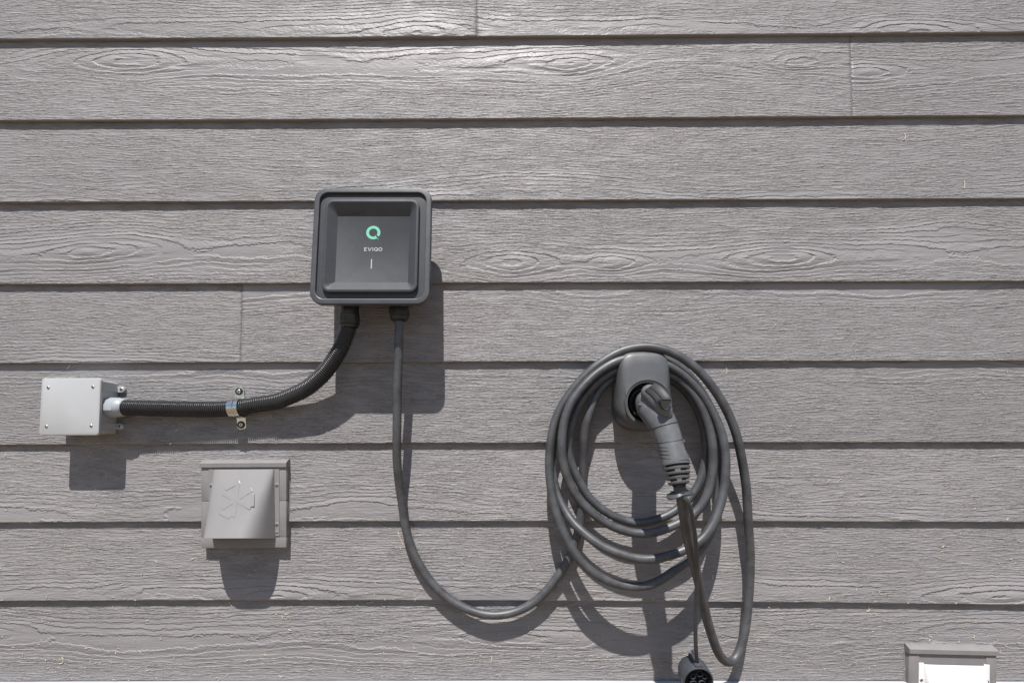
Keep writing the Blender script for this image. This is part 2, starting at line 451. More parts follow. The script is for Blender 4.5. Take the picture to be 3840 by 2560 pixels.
# ------------------------------------------------------------------ wall charger
TILT = 7.1
CX, CB = -295.0, 60.1
cf = frame((CX, 117.0, CB), TILT)
CH = 257.0
def cfc(u, v, w): return cf(u, v+CH/2, w)          # centred on the face
charger = empty('wall_charger', (CX, 5, CB), 'square charcoal charging station with mint ring emblem on the siding', 'charger')
def ring(hw, hh, r, w, cu=0, cv=0, n=8): return [cfc(u, v, w) for (u, v) in rrect(hw, hh, r, n, cu, cv)]
back = []
for (u, v) in rrect(96, 98, 24, 8, 0, 10):
    p = cfc(u, v, -60); back.append((p[0], 5.0, p[2]))
mid = [cfc(u, v, -34) for (u, v) in rrect(104, 106, 26, 8, 0, 8)]
vf = loft([back, mid, ring(113, 117, 26, -20, 0, 2), ring(122.5, 126.5, 27, -15), ring(124.5, 128.5, 28, -12), ring(124.5, 128.5, 28, -3.5), ring(124.0, 128.0, 27.6, -1.4),
           ring(122.8, 126.8, 26.5, -0.2), ring(121.0, 125.0, 25, 0.1), ring(114.3, 118.3, 20, 0.3), ring(113.2, 117.2, 19, -0.2), ring(112.8, 116.8, 18.6, -1.2), ring(112.4, 116.4, 18, -7)], True, False)
mesh('housing', vf, M['case'], charger, angle=16)
mesh('recessed_panel', loft([ring(112.9, 116.9, 18.5, -6.0), ring(110, 114, 17, -5.6), ring(95, 97, 15, -5.2)], False, False), M['face'], charger)
fv = -2.0
mesh('front_panel', loft([ring(99.3, 101.8, 17, -5.5, 0, fv), ring(99.3, 101.8, 17, 1.0, 0, fv), ring(98.4, 100.9, 16.2, 2.8, 0, fv), ring(96.6, 99.1, 15, 3.6, 0, fv),
      ring(94.0, 96.4, 13, 3.6, 0, fv), ring(92.9, 95.3, 12, 3.1, 0, fv), ring(77.0, 74.6, 1.6, -11.8, 0, fv-1), ring(76.6, 74.2, 1.5, -12.0, 0, fv-1)], False, True), M['face'], charger, angle=24)
FC = fv-1
ff = lambda u, v, w: cfc(u, v+FC, w-12.0)
def flat(polys, w0=0.0, w1=0.25, fr=ff):
    out = []
    for poly in polys:
        out.append(loft([[fr(u, v, w0) for (u, v) in poly], [fr(u, v, w1) for (u, v) in poly]], False, True))
    return join(*out)
def arc_strip(cu, cv, r0, r1, a0, a1, n):
    out = []
    for i in range(n):
        b0 = math.radians(a0+(a1-a0)*i/n); b1 = math.radians(a0+(a1-a0)*(i+1)/n)
        out.append([(cu+r0*math.cos(b0), cv+r0*math.sin(b0)), (cu+r1*math.cos(b0), cv+r1*math.sin(b0)), (cu+r1*math.cos(b1), cv+r1*math.sin(b1)), (cu+r0*math.cos(b1), cv+r0*math.sin(b1))])
    return out
qv = 36.0
em = arc_strip(0, qv, 9.0, 15.0, -36, 302, 44)
em.append([(9.2*math.cos(math.radians(302)), qv+9.2*math.sin(math.radians(302))), (15.6*math.cos(math.radians(302)), qv+15.6*math.sin(math.radians(302))), (12.6, qv-16.2), (1.8, qv-3.2)])
mesh('emblem', flat(em), M['green'], charger, smooth=False)
L = []
ht, st = 4.0, 1.5
def bar(u0, v0, u1, v1): return [(u0, v0), (u1, v0), (u1, v1), (u0, v1)]
tx = -18.0; tv = -1.2
L += [bar(tx, tv-ht, tx+st, tv+ht), bar(tx+st, tv+ht-st, tx+5.4, tv+ht), bar(tx+st, tv-st/2, tx+4.8, tv+st/2), bar(tx+st, tv-ht, tx+5.4, tv-ht+st)]
vx = tx+7.2
L += [[(vx, tv+ht), (vx+3.6, tv-ht), (vx+4.5, tv-ht+1.6), (vx+1.7, tv+ht)], [(vx+3.6, tv-ht), (vx+5.2, tv-ht), (vx+8.8, tv+ht), (vx+7.1, tv+ht), (vx+4.5, tv-ht+1.6)]]
L += [bar(tx+17.6, tv-ht, tx+19.1, tv+ht)]
L += arc_strip(tx+25.0, tv, 2.6, 4.1, -28, 300, 24) + [[(tx+25.6, tv-1.6), (tx+26.6, tv-0.6), (tx+29.4, tv-3.9), (tx+27.9, tv-4.4)]]
L += arc_strip(tx+34.2, tv, 2.6, 4.1, 0, 360, 26)
mesh('lettering', flat(L), M['print'], charger, smooth=False)
mesh('indicator_bar', flat([rrect(1.15, 10.6, 1.0, 4, -1.5, -33.5)]), M['print'], charger, smooth=False)
# cable gland under the charger
gp0 = P(1497, 1150, 66)
gfr = axis_frame((gp0[0], 66, CB+12), (0, 0, -1), up=(0, 1, 0))
gl = lathe(gfr, [(21, -30), (21, 6), (18.5, 6.2), (18.5, 9)], 24)
nut = loft([[gfr(r*math.cos(math.radians(60*i+30)), r*math.sin(math.radians(60*i+30)), w) for i in range(6)] for (r, w) in ((21.5, 9), (23, 10), (23, 25), (21, 27))])
cap = lathe(gfr, [(19.5, 27), (20, 30), (18.5, 35), (14.5, 38), (11, 38.6)], 24)
mesh('cable_gland', join(gl, nut, cap), M['black'], charger, angle=28)

# ------------------------------------------------------------------ junction box
bx = P(263, 1529, 66)
TB = 2.9
jf = frame((bx[0], 8.0, bx[2]), TB)
jbox = empty('junction_box', jf(0, -60, 0), 'square light grey plastic junction box with four lid screws', 'junction box')
rg = lambda hw, hh, r, w: [jf(u, v, w) for (u, v) in rrect(hw, hh, r, 5)]
mesh('body', loft([rg(56.5, 57.0, 5, 0), rg(57.5, 58.0, 5, 1.5), rg(60.2, 59.5, 5, 50), rg(60.2, 59.5, 5, 51.2)]), M['pvc'], jbox, angle=30)
lid = mesh('lid', loft([rg(63.0, 60.8, 6, 51.2), rg(64.2, 62.0, 7, 52), rg(64.4, 62.2, 7, 56.6), rg(63.8, 61.6, 6.6, 58.0), rg(62.4, 60.2, 6, 58.7)]), M['pvc'], jbox, angle=30)
for (u, v) in ((-48.5, 41.5), (48, 43), (-48.5, -43), (48, -41.5)):
    s = mesh('lid_screw', screw_vf(sub(jf, u, v, 58.7), 3.4, 1.7), [M['screw'], M['dark']], lid)
for sgn in (1, -1):
    for v in (42.5, -41.5):
        q = sub(jf, sgn*64, v, 0)
        pts = [(-8, -7), (5, -7), (9.5, -5.4), (11.5, -2.2), (12, 0), (11.5, 2.2), (9.5, 5.4), (5, 7), (-8, 7)]
        pts = [(sgn*a, b) for a, b in pts]
        tb = loft([[q(a, b, 0.3) for a, b in pts], [q(a, b, 5.6) for a, b in pts], [q(a*.94, b*.9, 6.4) for a, b in pts]])
        rib = loft([[jf(sgn*(56.9+0.055*w), v+b, w) for (w, b) in ((0.5, -7), (0.5, 7), (48, 6.0), (48, -6.0))],
                    [jf(sgn*(59.6+0.035*w), v+b, w) for (w, b) in ((0.5, -7), (0.5, 7), (48, 6.0), (48, -6.0))]])
        t = mesh('mounting_tab', join(tb, rib), M['pvc'], jbox, angle=30)
        mesh('tab_screw', screw_vf(sub(q, sgn*5, 0, 6.2), 4.4, 1.2), [M['screw'], M['dark']], t)

# ------------------------------------------------------------------ corrugated conduit
ctr = [(430, 1526, 37), (457, 1528, 36), (598, 1531, 32), (762, 1534, 29), (880, 1530, 28), (980, 1514, 30), (1036, 1506, 33), (1092, 1484, 37),
       (1148, 1458, 42), (1186, 1427, 46), (1220, 1393, 50), (1266, 1327, 56), (1298, 1262, 60), (1313, 1208, 62), (1318, 1170, 63)]
cp = smooth_path(resample(catmull([P(*q) for q in ctr], 4), 4.0), 14)
cond = empty('flexible_conduit', tuple(cp[0]), 'black corrugated conduit curving from grey box up to charger', 'conduit')
pitch = 4.3
fine = resample(cp, pitch/6.0)
rr = np.array([17.2, 17.9, 17.9, 17.2, 14.2, 14.2])[np.arange(len(fine)) % 6]
mesh('corrugated_tube', tube(fine[25:-45], rr[25:-45], 26), M['conduit'], cond, angle=60)
# grey fitting at the box
t0 = fine[20]-fine[0]
bp = jf(58.5, 0, 28); e0 = Vector(P(470, 1528, 36))
dfit = (e0-Vector(bp)).normalized()
qf = axis_frame(bp, dfit)
LF = (e0-Vector(bp)).length
hexp = lambda r, w: [qf(r*math.cos(math.radians(30*i+15))*(1 if i % 2 else 0.985), r*math.sin(math.radians(30*i+15))*(1 if i % 2 else 0.985), w) for i in range(12)]
fit = join(lathe(qf, [(22.5, 0), (22.5, 5)], 28), loft([hexp(22.5, 5), hexp(23.2, 6.5), hexp(23.2, 20), hexp(22.2, 24)]),
           lathe(qf, [(21.8, 24), (21.6, LF*0.62), (21.0, LF*0.8), (19.4, LF*0.93), (17.6, LF)], 28))
mesh('box_fitting', fit, M['pvc2'], cond, angle=30)
# black clip coupling under the charger
ep = Vector(tuple(fine[-40])); upz = (Vector(P(1319, 1120, 63))-ep).normalized()
uf = axis_frame(ep, (0.02, 0.02, 1), up=(0, 1, 0))
lu = CB+40-ep.z
cpl = join(lathe(uf, [(18.4, -6), (19.2, -3), (19.2, 0), (18.6, 1)], 26), lathe(uf, [(21.0, 1), (21.4, 2), (21.4, 22), (20, 23), (20, lu)], 26))
wins = []
for a in (200, 285, 20, 110):
    ca, sa = math.cos(math.radians(a)), math.sin(math.radians(a))
    def wf(u, v, w, ca=ca, sa=sa):
        r = 21.6+w; b = u/21.0
        cb, sb = math.cos(b), math.sin(b)
        return uf(r*(ca*cb-sa*sb), r*(sa*cb+ca*sb), v)
    wins.append(matid(boxm(wf, -6, 6, 7, 16, -0.6, 0.25), 1))
mesh('clip_coupling', join(matid(cpl, 0), *wins), [M['black'], M['dark']], cond, angle=30)

# ------------------------------------------------------------------ conduit strap
k = int(np.argmin(np.abs(fine[:, 0]-P(884, 1530, 30)[0])))
sc = fine[k]; tdir = fine[k+6]-fine[k-6]; ang = math.degrees(math.atan2(tdir[2], tdir[0]))
hs0 = surf_h(5, sc[2], sc[0])
sf = frame((sc[0], 0, sc[2]), 0, ang*0.5+1.0)
strap = empty('conduit_strap', (sc[0], hs0, sc[2]-45), 'shiny zinc two-hole strap holding the black conduit', 'strap')
arc = []
for i in range(25):
    a = math.radians(-8 + 196*i/24); arc.append((19.2*math.cos(a), sc[1]+19.2*math.sin(a)))
prof = [(-(52.0), hs0+1.2), (-23.0, hs0+1.2), (-20.5, hs0+2.6)] + [(-v, w) for (v, w) in arc] + [(20.5, hs0+2.6), (23.0, hs0+1.2), (52.0, hs0+1.2)]
band = [(v, w) for (v, w) in prof if abs(v) <= 24]
rings = []
for (v, w) in band:
    dv, dw = v, w-sc[1]; l = math.hypot(dv, dw); nv, nw = dv/l, dw/l
    g = 1.0 if abs(v) < 18.3 or w > hs0+6 else 0.0
    cs = [(-11.5, 0), (-11.5, 1.3), (-2.8, 1.5), (-1.8, 1.5+1.3*g), (1.8, 1.5+1.3*g), (2.8, 1.5), (11.5, 1.3), (11.5, 0)]
    rings.append([sf(u, v+nv*t, w+nw*t) for (u, t) in cs])
mesh('strap_band', loft(rings), M['zinc'], strap, angle=35)
for s in (1, -1):
    pts = [(-10, s*22.5), (10, s*22.5), (10, s*43), (6, s*48.5), (-4, s*48.5), (-10, s*44)]
    hb = hs0 + 0.3*(1 if s < 0 else -1)
    tab = mesh('strap_tab', loft([[sf(u, v, hb) for u, v in pts], [sf(u, v, hb+2.0) for u, v in pts]]), M['zinc'], strap, smooth=False)
    q = sub(sf, -1.0, s*38.0, hb+2.0)
    mesh('washer', lathe(q, [(8.4, 0), (8.4, 1.2), (7.6, 2.0), (4.2, 2.2)], 24), M['dark'], tab)
    mesh('screw_head', screw_vf(sub(q, 0, 0, 1.9), 4.6, 1.0, slot=1.1), [M['screw'], M['dark']], tab)

# ------------------------------------------------------------------ holster
hx, hz = 290.5, -142.4
hol = empty('cable_holster', (hx, 6, -206), 'rounded grey plastic connector holster with a round socket', 'holster')
N = 120
def outline(th):
    """distance from the socket centre to the outline"""
    c, s = math.cos(th), math.sin(th)
    best = 200.0
    # sample a dense outline polygon once
    return c, s
poly = []
xl, xr, zt, zb = 226.5-hx, 348.5-hx, -27.0-hz, -205.5-hz
rt = 30.0
for i in range(13):                                   # top right corner
    a = math.radians(90-90*i/12); poly.append((xr-5.5-rt+rt*math.cos(a), zt-rt+rt*math.sin(a)))
poly.append((xr-1.5, 20)); poly.append((xr, -5))
for i in range(1, 33):                                # round foot
    a = math.radians(0-180*i/33)
    cx_, hw_ = (xl+xr)/2, (xr-xl)/2
    poly.append((cx_+hw_*math.copysign(abs(math.cos(a))**0.86, math.cos(a)), -5+(zb+5)*abs(math.sin(a))**0.86*1.0 if True else 0))
poly.append((xl, -5)); poly.append((xl+0.8, 20))
for i in range(13):
    a = math.radians(180-90*i/12); poly.append((xl+3+rt+rt*math.cos(a), zt-rt+rt*math.sin(a)))
# top edge is slightly crowned
poly.append(((xl+xr)/2, zt+1.5))
def ray(th):
    c, s = math.cos(th), math.sin(th); best = 0
    for i in range(len(poly)):
        (x1, y1), (x2, y2) = poly[i], poly[(i+1) % len(poly)]
        dx, dy = x2-x1, y2-y1; den = c*dy-s*dx
        if abs(den) < 1e-9: continue
        t = (x1*dy-y1*dx)/den; q = (x1*s-y1*c)/den
        if t > 0 and -1e-6 <= q <= 1+1e-6: best = max(best, t)
    return best
TH_ = [2*math.pi*i/N for i in range(N)]
RO = [ray(t) for t in TH_]
RO = [(RO[i-1]+2*RO[i]+RO[(i+1) % N])/4 for i in range(N)]
def hring(fn):
    out = []
    for t, R in zip(TH_, RO):
        r, h = fn(R, t); out.append((hx+r*math.cos(t), h, hz+r*math.sin(t)))
    return out
def slope(R, t, r): return -13.0*max(0, r*math.sin(t))/115.0
def fring(d, h, mn):
    def f(R, t):
        r = max(R-d, mn)
        return r, h + slope(R, t, r)*min(1, (h-40)/40)
    return hring(f)
def blend(k, h):
    def f(R, t):
        a = max(R-15, 50.6); r = a*(1-k)+50.0*k
        return r, h + slope(R, t, r)
    return hring(f)
hr = [hring(lambda R, t: (R-2, 4.0)), hring(lambda R, t: (R, 12)), fring(0, 48, 0), fring(0.8, 57, 51.6), fring(3.2, 66, 51.4), fring(7, 73, 51.2), fring(11, 77.5, 51.0),
      fring(15, 80.3, 50.6), blend(0.35, 82.3), blend(0.7, 83.6), blend(1.0, 84.2)]
hr += [hring(lambda R, t: (49.2, 84.3 + slope(R, t, 49))), hring(lambda R, t: (48.6, 82.6 + slope(R, t, 48))), hring(lambda R, t: (44.0, 81.6 + slope(R, t, 44))), hring(lambda R, t: (43.2, 80.0 + slope(R, t, 43))), hring(lambda R, t: (42.5, 30.0))]
mesh('holster_shell', loft(hr, True, False), M['holster'], hol, angle=35)
sfr = axis_frame((hx, 30, hz), (0, 1, 0))
mesh('socket_liner', lathe(sfr, [(42.0, 30), (41.5, 4), (34, 3), (33, 22), (28.5, 22), (28, 2), (1, 2)], 40, False, False), M['dark'], hol)

# ------------------------------------------------------------------ charging cable, handle, dust cap
SECT = [(2432, 1506, 42, 26), (2432, 1508, 92, 26.5), (2435, 1512, 128, 28), (2444, 1526, 154, 29.5), (2462, 1551, 176, 29), (2482, 1583, 190, 27),
        (2499, 1620, 200, 25), (2512, 1660, 208, 24), (2522, 1698, 215, 24.8), (2529, 1722, 218.5, 25.6), (2532, 1735, 220.5, 25.8)]
sp = np.array([P(*s[:3]) for s in SECT]); rs = np.array([s[3] for s in SECT])
dense = catmull(sp, 3.0)
sl_ = np.r_[0, np.cumsum(np.linalg.norm(np.diff(sp, axis=0), axis=1))]
dl = np.r_[0, np.cumsum(np.linalg.norm(np.diff(dense, axis=0), axis=1))]
rd = np.interp(dl/dl[-1]*sl_[-1], sl_, rs)
dense = smooth_path(dense, 8)

LEG = [(2538, 1760, 226), (2547, 1812, 232), (2553, 1850, 229), (2559, 1900, 219), (2572, 1976, 200), (2585, 2040, 181), (2603, 2112, 160), (2625, 2203, 135), (2641, 2283, 116), (2662, 2363, 97),
       (2687, 2436, 80), (2712, 2477, 68), (2738, 2490, 60), (2763, 2466, 52), (2780, 2417, 46), (2795, 2347, 41), (2804, 2267, 38), (2811, 2172, 37), (2812, 2060, 40), (2808, 1980, 43),
       (2805, 1925, 46), (2800, 1849, 51), (2790, 1772, 57), (2777, 1695, 62), (2769, 1653, 65), (2749, 1589, 68), (2723, 1530, 71), (2695, 1482, 73), (2662, 1436, 74), (2624, 1392, 73),
       (2586, 1359, 70), (2542, 1331, 66), (2484, 1308, 61), (2420, 1299, 57), (2339, 1312, 55), (2275, 1344, 55), (2224, 1380, 55), (2178, 1423, 54), (2140, 1469, 54), (2109, 1515, 53), (2084, 1563, 53),
       (2070, 1614, 53), (2063, 1660, 53), (2058.5, 1715, 54), (2059, 1770, 56), (2068, 1848, 61), (2077, 1894, 65), (2094, 1950, 70), (2114, 2001, 75), (2145, 2058, 79), (2173, 2101, 82), (2211, 2136, 84),
       (2262, 2169, 86), (2313, 2190, 87), (2364, 2199, 87), (2420, 2198, 87), (2484, 2172, 86), (2525, 2141, 84), (2573, 2108, 81), (2615, 2074, 77), (2652, 2025, 71), (2680, 1960, 64), (2692, 1880, 57),
       (2701, 1800, 50), (2705, 1720, 45), (2698, 1640, 41), (2676, 1560, 38), (2640, 1485, 37), (2596, 1420, 37), (2550, 1375, 37), (2500, 1348, 37), (2420, 1332, 36), (2345, 1338, 35), (2277, 1361, 34),
       (2186, 1436, 33), (2120, 1524, 33), (2082, 1620, 33), (2069, 1700, 33), (2071, 1770, 35), (2081, 1826, 40), (2097, 1871, 49), (2116, 1910, 59), (2146, 1957, 74), (2187, 1996, 89), (2242, 2039, 101),
       (2296, 2066, 108), (2340, 2081, 112), (2390, 2095, 114), (2425, 2097, 115), (2475, 2091, 115), (2533, 2076, 114), (2590, 2052, 111), (2632, 2025, 107), (2660, 1987, 102), (2686, 1937, 96), (2708, 1874, 90),
       (2720, 1810, 85), (2723, 1746, 81), (2720, 1695, 78), (2708, 1627, 74), (2690, 1576, 71), (2665, 1525, 68), (2632, 1474, 65), (2593, 1428, 62), (2552, 1395, 59), (2512, 1369, 57), (2420, 1343, 55),
       (2360, 1342, 56), (2311, 1354, 58), (2250, 1390, 62), (2199, 1433, 66), (2163, 1474, 69), (2135, 1520, 72), (2119, 1563, 74), (2109, 1614, 75), (2105, 1660, 76), (2105, 1690, 76), (2109, 1734, 76),
       (2125, 1785, 76), (2148, 1836, 77), (2183, 1887, 77), (2224, 1927, 78), (2275, 1963, 78), (2339, 1990, 78), (2402, 2001, 78), (2446, 1997, 78), (2496, 1982, 77), (2540, 1963, 77), (2598, 1932, 76),
       (2632, 1900, 75), (2657, 1848, 75), (2671, 1785, 74), (2675, 1734, 73), (2673, 1683, 72), (2669, 1640, 70), (2650, 1571, 66), (2624, 1512, 62), (2593, 1466, 57), (2556, 1431, 52), (2522, 1408, 48),
       (2420, 1380, 44), (2350, 1376, 44), (2301, 1392, 45), (2250, 1424, 47), (2209, 1464, 47), (2173, 1515, 46), (2153, 1563, 45), (2138, 1614, 45), (2130, 1660, 45), (2131, 1700, 45), (2140, 1741, 45),
       (2163, 1792, 46), (2193, 1843, 46), (2237, 1893, 47), (2288, 1929, 47), (2339, 1952, 47), (2400, 1963, 47), (2456, 1951, 47), (2522, 1924, 45), (2586, 1869, 42), (2616, 1828, 40), (2637, 1780, 37),
       (2648, 1720, 34), (2650, 1660, 32), (2638, 1590, 30), (2612, 1525, 29), (2580, 1475, 28), (2545, 1440, 28), (2505, 1415, 28), (2420, 1395, 28), (2345, 1398, 29), (2290, 1421, 31), (2250, 1458, 35),
       (2225, 1499, 39), (2209, 1545, 43), (2197, 1589, 45), (2189, 1640, 42), (2186, 1721, 30), (2185, 1785, 24), (2184, 1836, 22), (2181, 1925, 22), (2174, 1970, 24), (2162, 2020, 25), (2133, 2098, 24),
       (2104, 2142, 24), (2071, 2187, 25), (2030, 2236, 26), (1958, 2284, 28), (1891, 2303, 29), (1846, 2306, 30), (1802, 2300, 29), (1735, 2276, 26), (1668, 2231, 23), (1614, 2177, 22), (1570, 2111, 22),
       (1538, 2039, 22), (1518, 1968, 22), (1507, 1887, 26), (1496, 1812, 36), (1489, 1722, 48), (1487, 1638, 57), (1490, 1500, 64), (1493, 1386, 67), (1496.5, 1276, 67), (1498, 1203, 66.5), (1498, 1160, 66)]
pts = catmull([P(*q) for q in LEG], 4.0)
pts = smooth_path(resample(pts, 5.0), 22)
kk = np.arange(len(pts)); mid_ = np.clip(np.minimum(kk, len(pts)-1-kk)/20.0, 0, 1)[:, None]
pts = pts + mid_*np.stack([(vnoise(kk/17.0, kk*0+3.3*q, 40+q)-.5)*1.6 for q in range(3)], 1); pts = smooth_path(pts, 3)
cable = empty('charging_cable', P(2739, 2508, 60), 'thick black charging cable coiled on the holster with grey plug handle', 'cable')
mesh('cable', tube(pts, 9.6, 20), M['rubber'], cable, angle=80)
hd = mesh('connector_handle', tube(dense, rd, 30), M['handle'], cable, angle=50)
# moulded seams across the grip
td, Xd, Yd = frames(dense)
def hoop(i, r, tilt, rad=0.55, a0=0, a1=360, n=40):
    c = dense[i]; out = []
    ax = np.array([1.0, 0, 0]); ax = ax-td[i]*np.dot(ax, td[i]); ax /= np.linalg.norm(ax); ay = np.cross(td[i], ax)
    for q in range(n+1):
        a = math.radians(a0+(a1-a0)*q/n)
        out.append(c + (ax*math.cos(a)+ay*math.sin(a))*r + td[i]*tilt*math.sin(a)*r)
    return tube(out, rad, 6)
ax0 = np.array([1.0, 0, 0])
nD = len(dense)
def at_sy(sy):
    s = [abs(-(q[2]-ZC)/(1-q[1]/D)/K - 0 + (1280*K - 0)/K*0 - ((sy-1280) - (-ZC)/K*0) ) for q in dense]
    # project each spine point back to a photograph row
    rows = [1280-((q[2]-ZC)/(1-q[1]/D)+ZC)/K for q in dense]
    return int(np.argmin([abs(r-sy) if i > nD*0.45 else 1e9 for i, r in enumerate(rows)]))
for sy in (1601, 1652):
    i = at_sy(sy); mesh('seam', hoop(i, rd[i]-0.1, -0.30, 0.6), M['dark'], hd)
for j, sy in enumerate((1668, 1680, 1692, 1706)):
    i = at_sy(sy)
    for (a0, a1) in ((176, 236), (318, 352)):
        v = hoop(i, rd[i]+0.05, -0.5 if a0 < 300 else 0.3, 0.6, a0, a1, 14)
        mesh('grip_groove', v, M['dark'], hd)
# latch guard on top of the elbow, with lever and button
gl_ = [P(2424, 1464, 158), P(2441, 1477, 176), P(2462, 1497, 192), P(2482, 1521, 203), P(2500, 1549, 209), P(2508, 1575, 208)]
gpth = catmull(gl_, 3.0); gr_ = np.interp(np.linspace(0, 1, len(gpth)), [0, .12, .45, .8, 1], [11, 16.5, 18, 14, 5])
mesh('latch_guard', tube(gpth, gr_, 22), M['handle'], hd, angle=60)
lv = [P(2436, 1455, 184), P(2450, 1464, 196), P(2468, 1481, 208), P(2486, 1503, 217), P(2496, 1518, 219)]
lvp = catmull(lv, 4.0); out_ = np.array([0.30, 0.75, 0.58]); out_ /= np.linalg.norm(out_)
mesh('latch_channel', ribbon(lvp+out_*1.5, (0.85, 0.1, 0.5), 11.5, 2.4), M['dark'], hd, angle=40)
mesh('latch_lever', ribbon(lvp+out_*5.5+np.array([3.0, 0, 1.5]), (0.85, 0.1, 0.5), 7.0, 2.0), M['latch'], hd, angle=40)
bc = Vector(P(2495, 1512, 229))
bf = axis_frame(bc, Vector((8, 40, -2)), up=(0, 0, 1))
tri = [(-11, 8), (10, 8), (11, 4), (8, -6), (3, -11.5), (0, -12.5), (-4, -11), (-9, -3), (-11.5, 4)]
bt = loft([[bf(u*s, v*s, w) for u, v in tri] for (s, w) in ((1, -7), (1, 1.0), (.93, 2.0), (.86, 1.6), (.84, 1.0))])
mesh('latch_button', bt, M['latch'], hd, angle=30)
lp = Vector(P(2401, 1534, 170)); lfr = axis_frame(lp, (-0.62, 0.72, -0.2), up=(0.25, 0, 1))
plate = join(matid(rbox(lfr, 5.5, 9.5, 1.2, -6, 0.6, 0.4), 0), matid(rbox(sub(lfr, 0, 0, 0), 4.3, 8.3, 0.8, 0.2, 0.75, 0.1), 1),
             *[matid(boxm(lfr, -3, 2.8 - (i % 2), -6.2+i*2.6, -5.0+i*2.6, 0.6, 1.05), 0) for i in range(5)])
mesh('embossed_label', plate, [M['handle'], M['dark']], hd)
# slotted strain relief
s0 = dense[-1]; s1 = np.array(P(2548, 1823, 232)); sd = s1-s0; sL = float(np.linalg.norm(sd))
qf2 = axis_frame(tuple(s0), tuple(sd), up=(0, 1, 0))
rad = lambda w: 26.2 - 8.8*(max(0, w/sL))**1.35
core = lathe(qf2, [(rad(0)*0.70, -4), (rad(sL*.5)*0.70, sL*.5), (rad(sL)*0.70, sL*0.97), (9.5, sL*0.98)], 28)
bands = []
nb = 5; bw = sL/(nb*1.0)
for b in range(nb):
    w0 = b*bw; w1 = w0+bw*0.52
    bands.append(lathe(qf2, [(rad(w0)*0.78, w0), (rad(w0)-0.3, w0), (rad(w0), w0+.5), (rad(w1), w1-.5), (rad(w1)-.4, w1), (rad(w1)*0.78, w1)], 32, False, False))
for b in range(nb-1):
    for a in ((78, 275) if b % 2 else (10, 190)):
        w0 = b*bw+bw*0.4; w1 = (b+1)*bw+1
        def bfw(u, v, w, a=a):
            r = rad(v)-0.25+w; an = math.radians(a)+u/22.0
            return qf2(r*math.cos(an), r*math.sin(an), v)
        bands.append(boxm(bfw, -4.5, 4.5, w0, w1, -4, 0))
sr = mesh('strain_relief', join(*bands), M['handle'], cable, angle=30)
mesh('strain_core', core, M['dark'], sr)
# collar and strap of the dust cap
cc = np.array(P(2553, 1851, 229)); i0 = int(np.argmin(np.linalg.norm(pts[:200]-cc, axis=1)))
cdir = pts[i0+2]-pts[i0-2]; cfz = axis_frame(tuple(pts[i0]), tuple(cdir), up=(0, 1, 0))
def leaf(r_in, w, k):
    out = []
    for i in range(36):
        a = 2*math.pi*i/36; R = 14.0 + 9.5*abs(math.cos(a))**2.2 + (3.0 if math.cos(a) > 0 else 0)*abs(math.cos(a))
        out.append(cfz((R*k)*math.cos(a), (R*k)*math.sin(a)*0.95, w + 3.5*abs(math.cos(a))**2))
    return out
col = loft([leaf(0, -1.4, 1), leaf(0, 1.4, 1), leaf(0, 1.8, 0.94)], False, False)
colr = loft([leaf(0, -1.4, 1), [cfz(9.8*math.cos(2*math.pi*i/36), 9.8*math.sin(2*math.pi*i/36), -6) for i in range(36)]], False, False)
colf = loft([leaf(0, 1.8, 0.94), [cfz(9.8*math.cos(2*math.pi*i/36), 9.8*math.sin(2*math.pi*i/36), 2.2) for i in range(36)]], False, False)
sleeve = lathe(cfz, [(11.2, -16), (11.6, -8), (12.2, -2)], 24, False, False)
mesh('tether_collar', join(col, colr, colf, sleeve), M['strap_r'], cable, angle=40)
stp = [P(2556, 1862, 238), P(2566, 1868, 242), P(2577, 1890, 238), P(2588, 1940, 228), P(2597, 2000, 214), P(2603, 2060, 198), P(2606, 2130, 180), P(2605, 2200, 164), P(2602, 2280, 149),
       P(2600, 2350, 138), P(2601, 2410, 128), P(2604, 2455, 118), P(2606, 2476, 110)]
spp = smooth_path(resample(catmull(stp, 4), 5), 6)
spp[:, 0] += 3.0; spp[:, 1] += 3.5
mesh('cap_strap', ribbon(spp, (1, 0.25, 0), 3.9, 2.0), M['strap_r'], cable, angle=50)
# dust cap
cb = np.array(P(2588, 2494, 70)); cfp = np.array(P(2620, 2555, 122))
df = axis_frame(tuple(cb), tuple(cfp-cb), up=(0, 0, 1)); cl = float(np.linalg.norm(cfp-cb))
dc = mesh('dust_cap', join(lathe(df, [(2, -4), (18, -3), (25, 1), (28.6, 7), (30.2, 16), (30.8, 18), (30.8, cl-2), (30.2, cl), (28.2, cl), (27.6, cl-1), (27.2, cl-20), (1, cl-20)], 44, True, True),
      rbox(sub(df, 0, 29.5, cl*.55), 7.5, 5.0, 2.0, -cl*.42, cl*.40, 1.2), rbox(sub(df, -6, 30.5, 6), 4.0, 6.5, 1.5, -8, 12, 1.0)), M['strap_r'], cable, angle=35)
for (u, v, r) in ((-3.5, 13.5, 6.6), (-14.5, 7.5, 5.6), (9.5, 7.0, 5.6), (-10, -8.5, 7.0), (8.0, -9.5, 7.0)):
    q = sub(df, u, v, 0)
    mesh('pin_sleeve', lathe(q, [(r, cl-21), (r, cl-6), (r-0.4, cl-5.6), (r-1.0, cl-6), (r-1.0, cl-21)], 22, False, False), M['strap_r'], dc)
mesh('cap_recess', lathe(df, [(27.0, cl-19.8), (0.5, cl-19.8)], 30, False, False), M['dark'], dc, smooth=False)

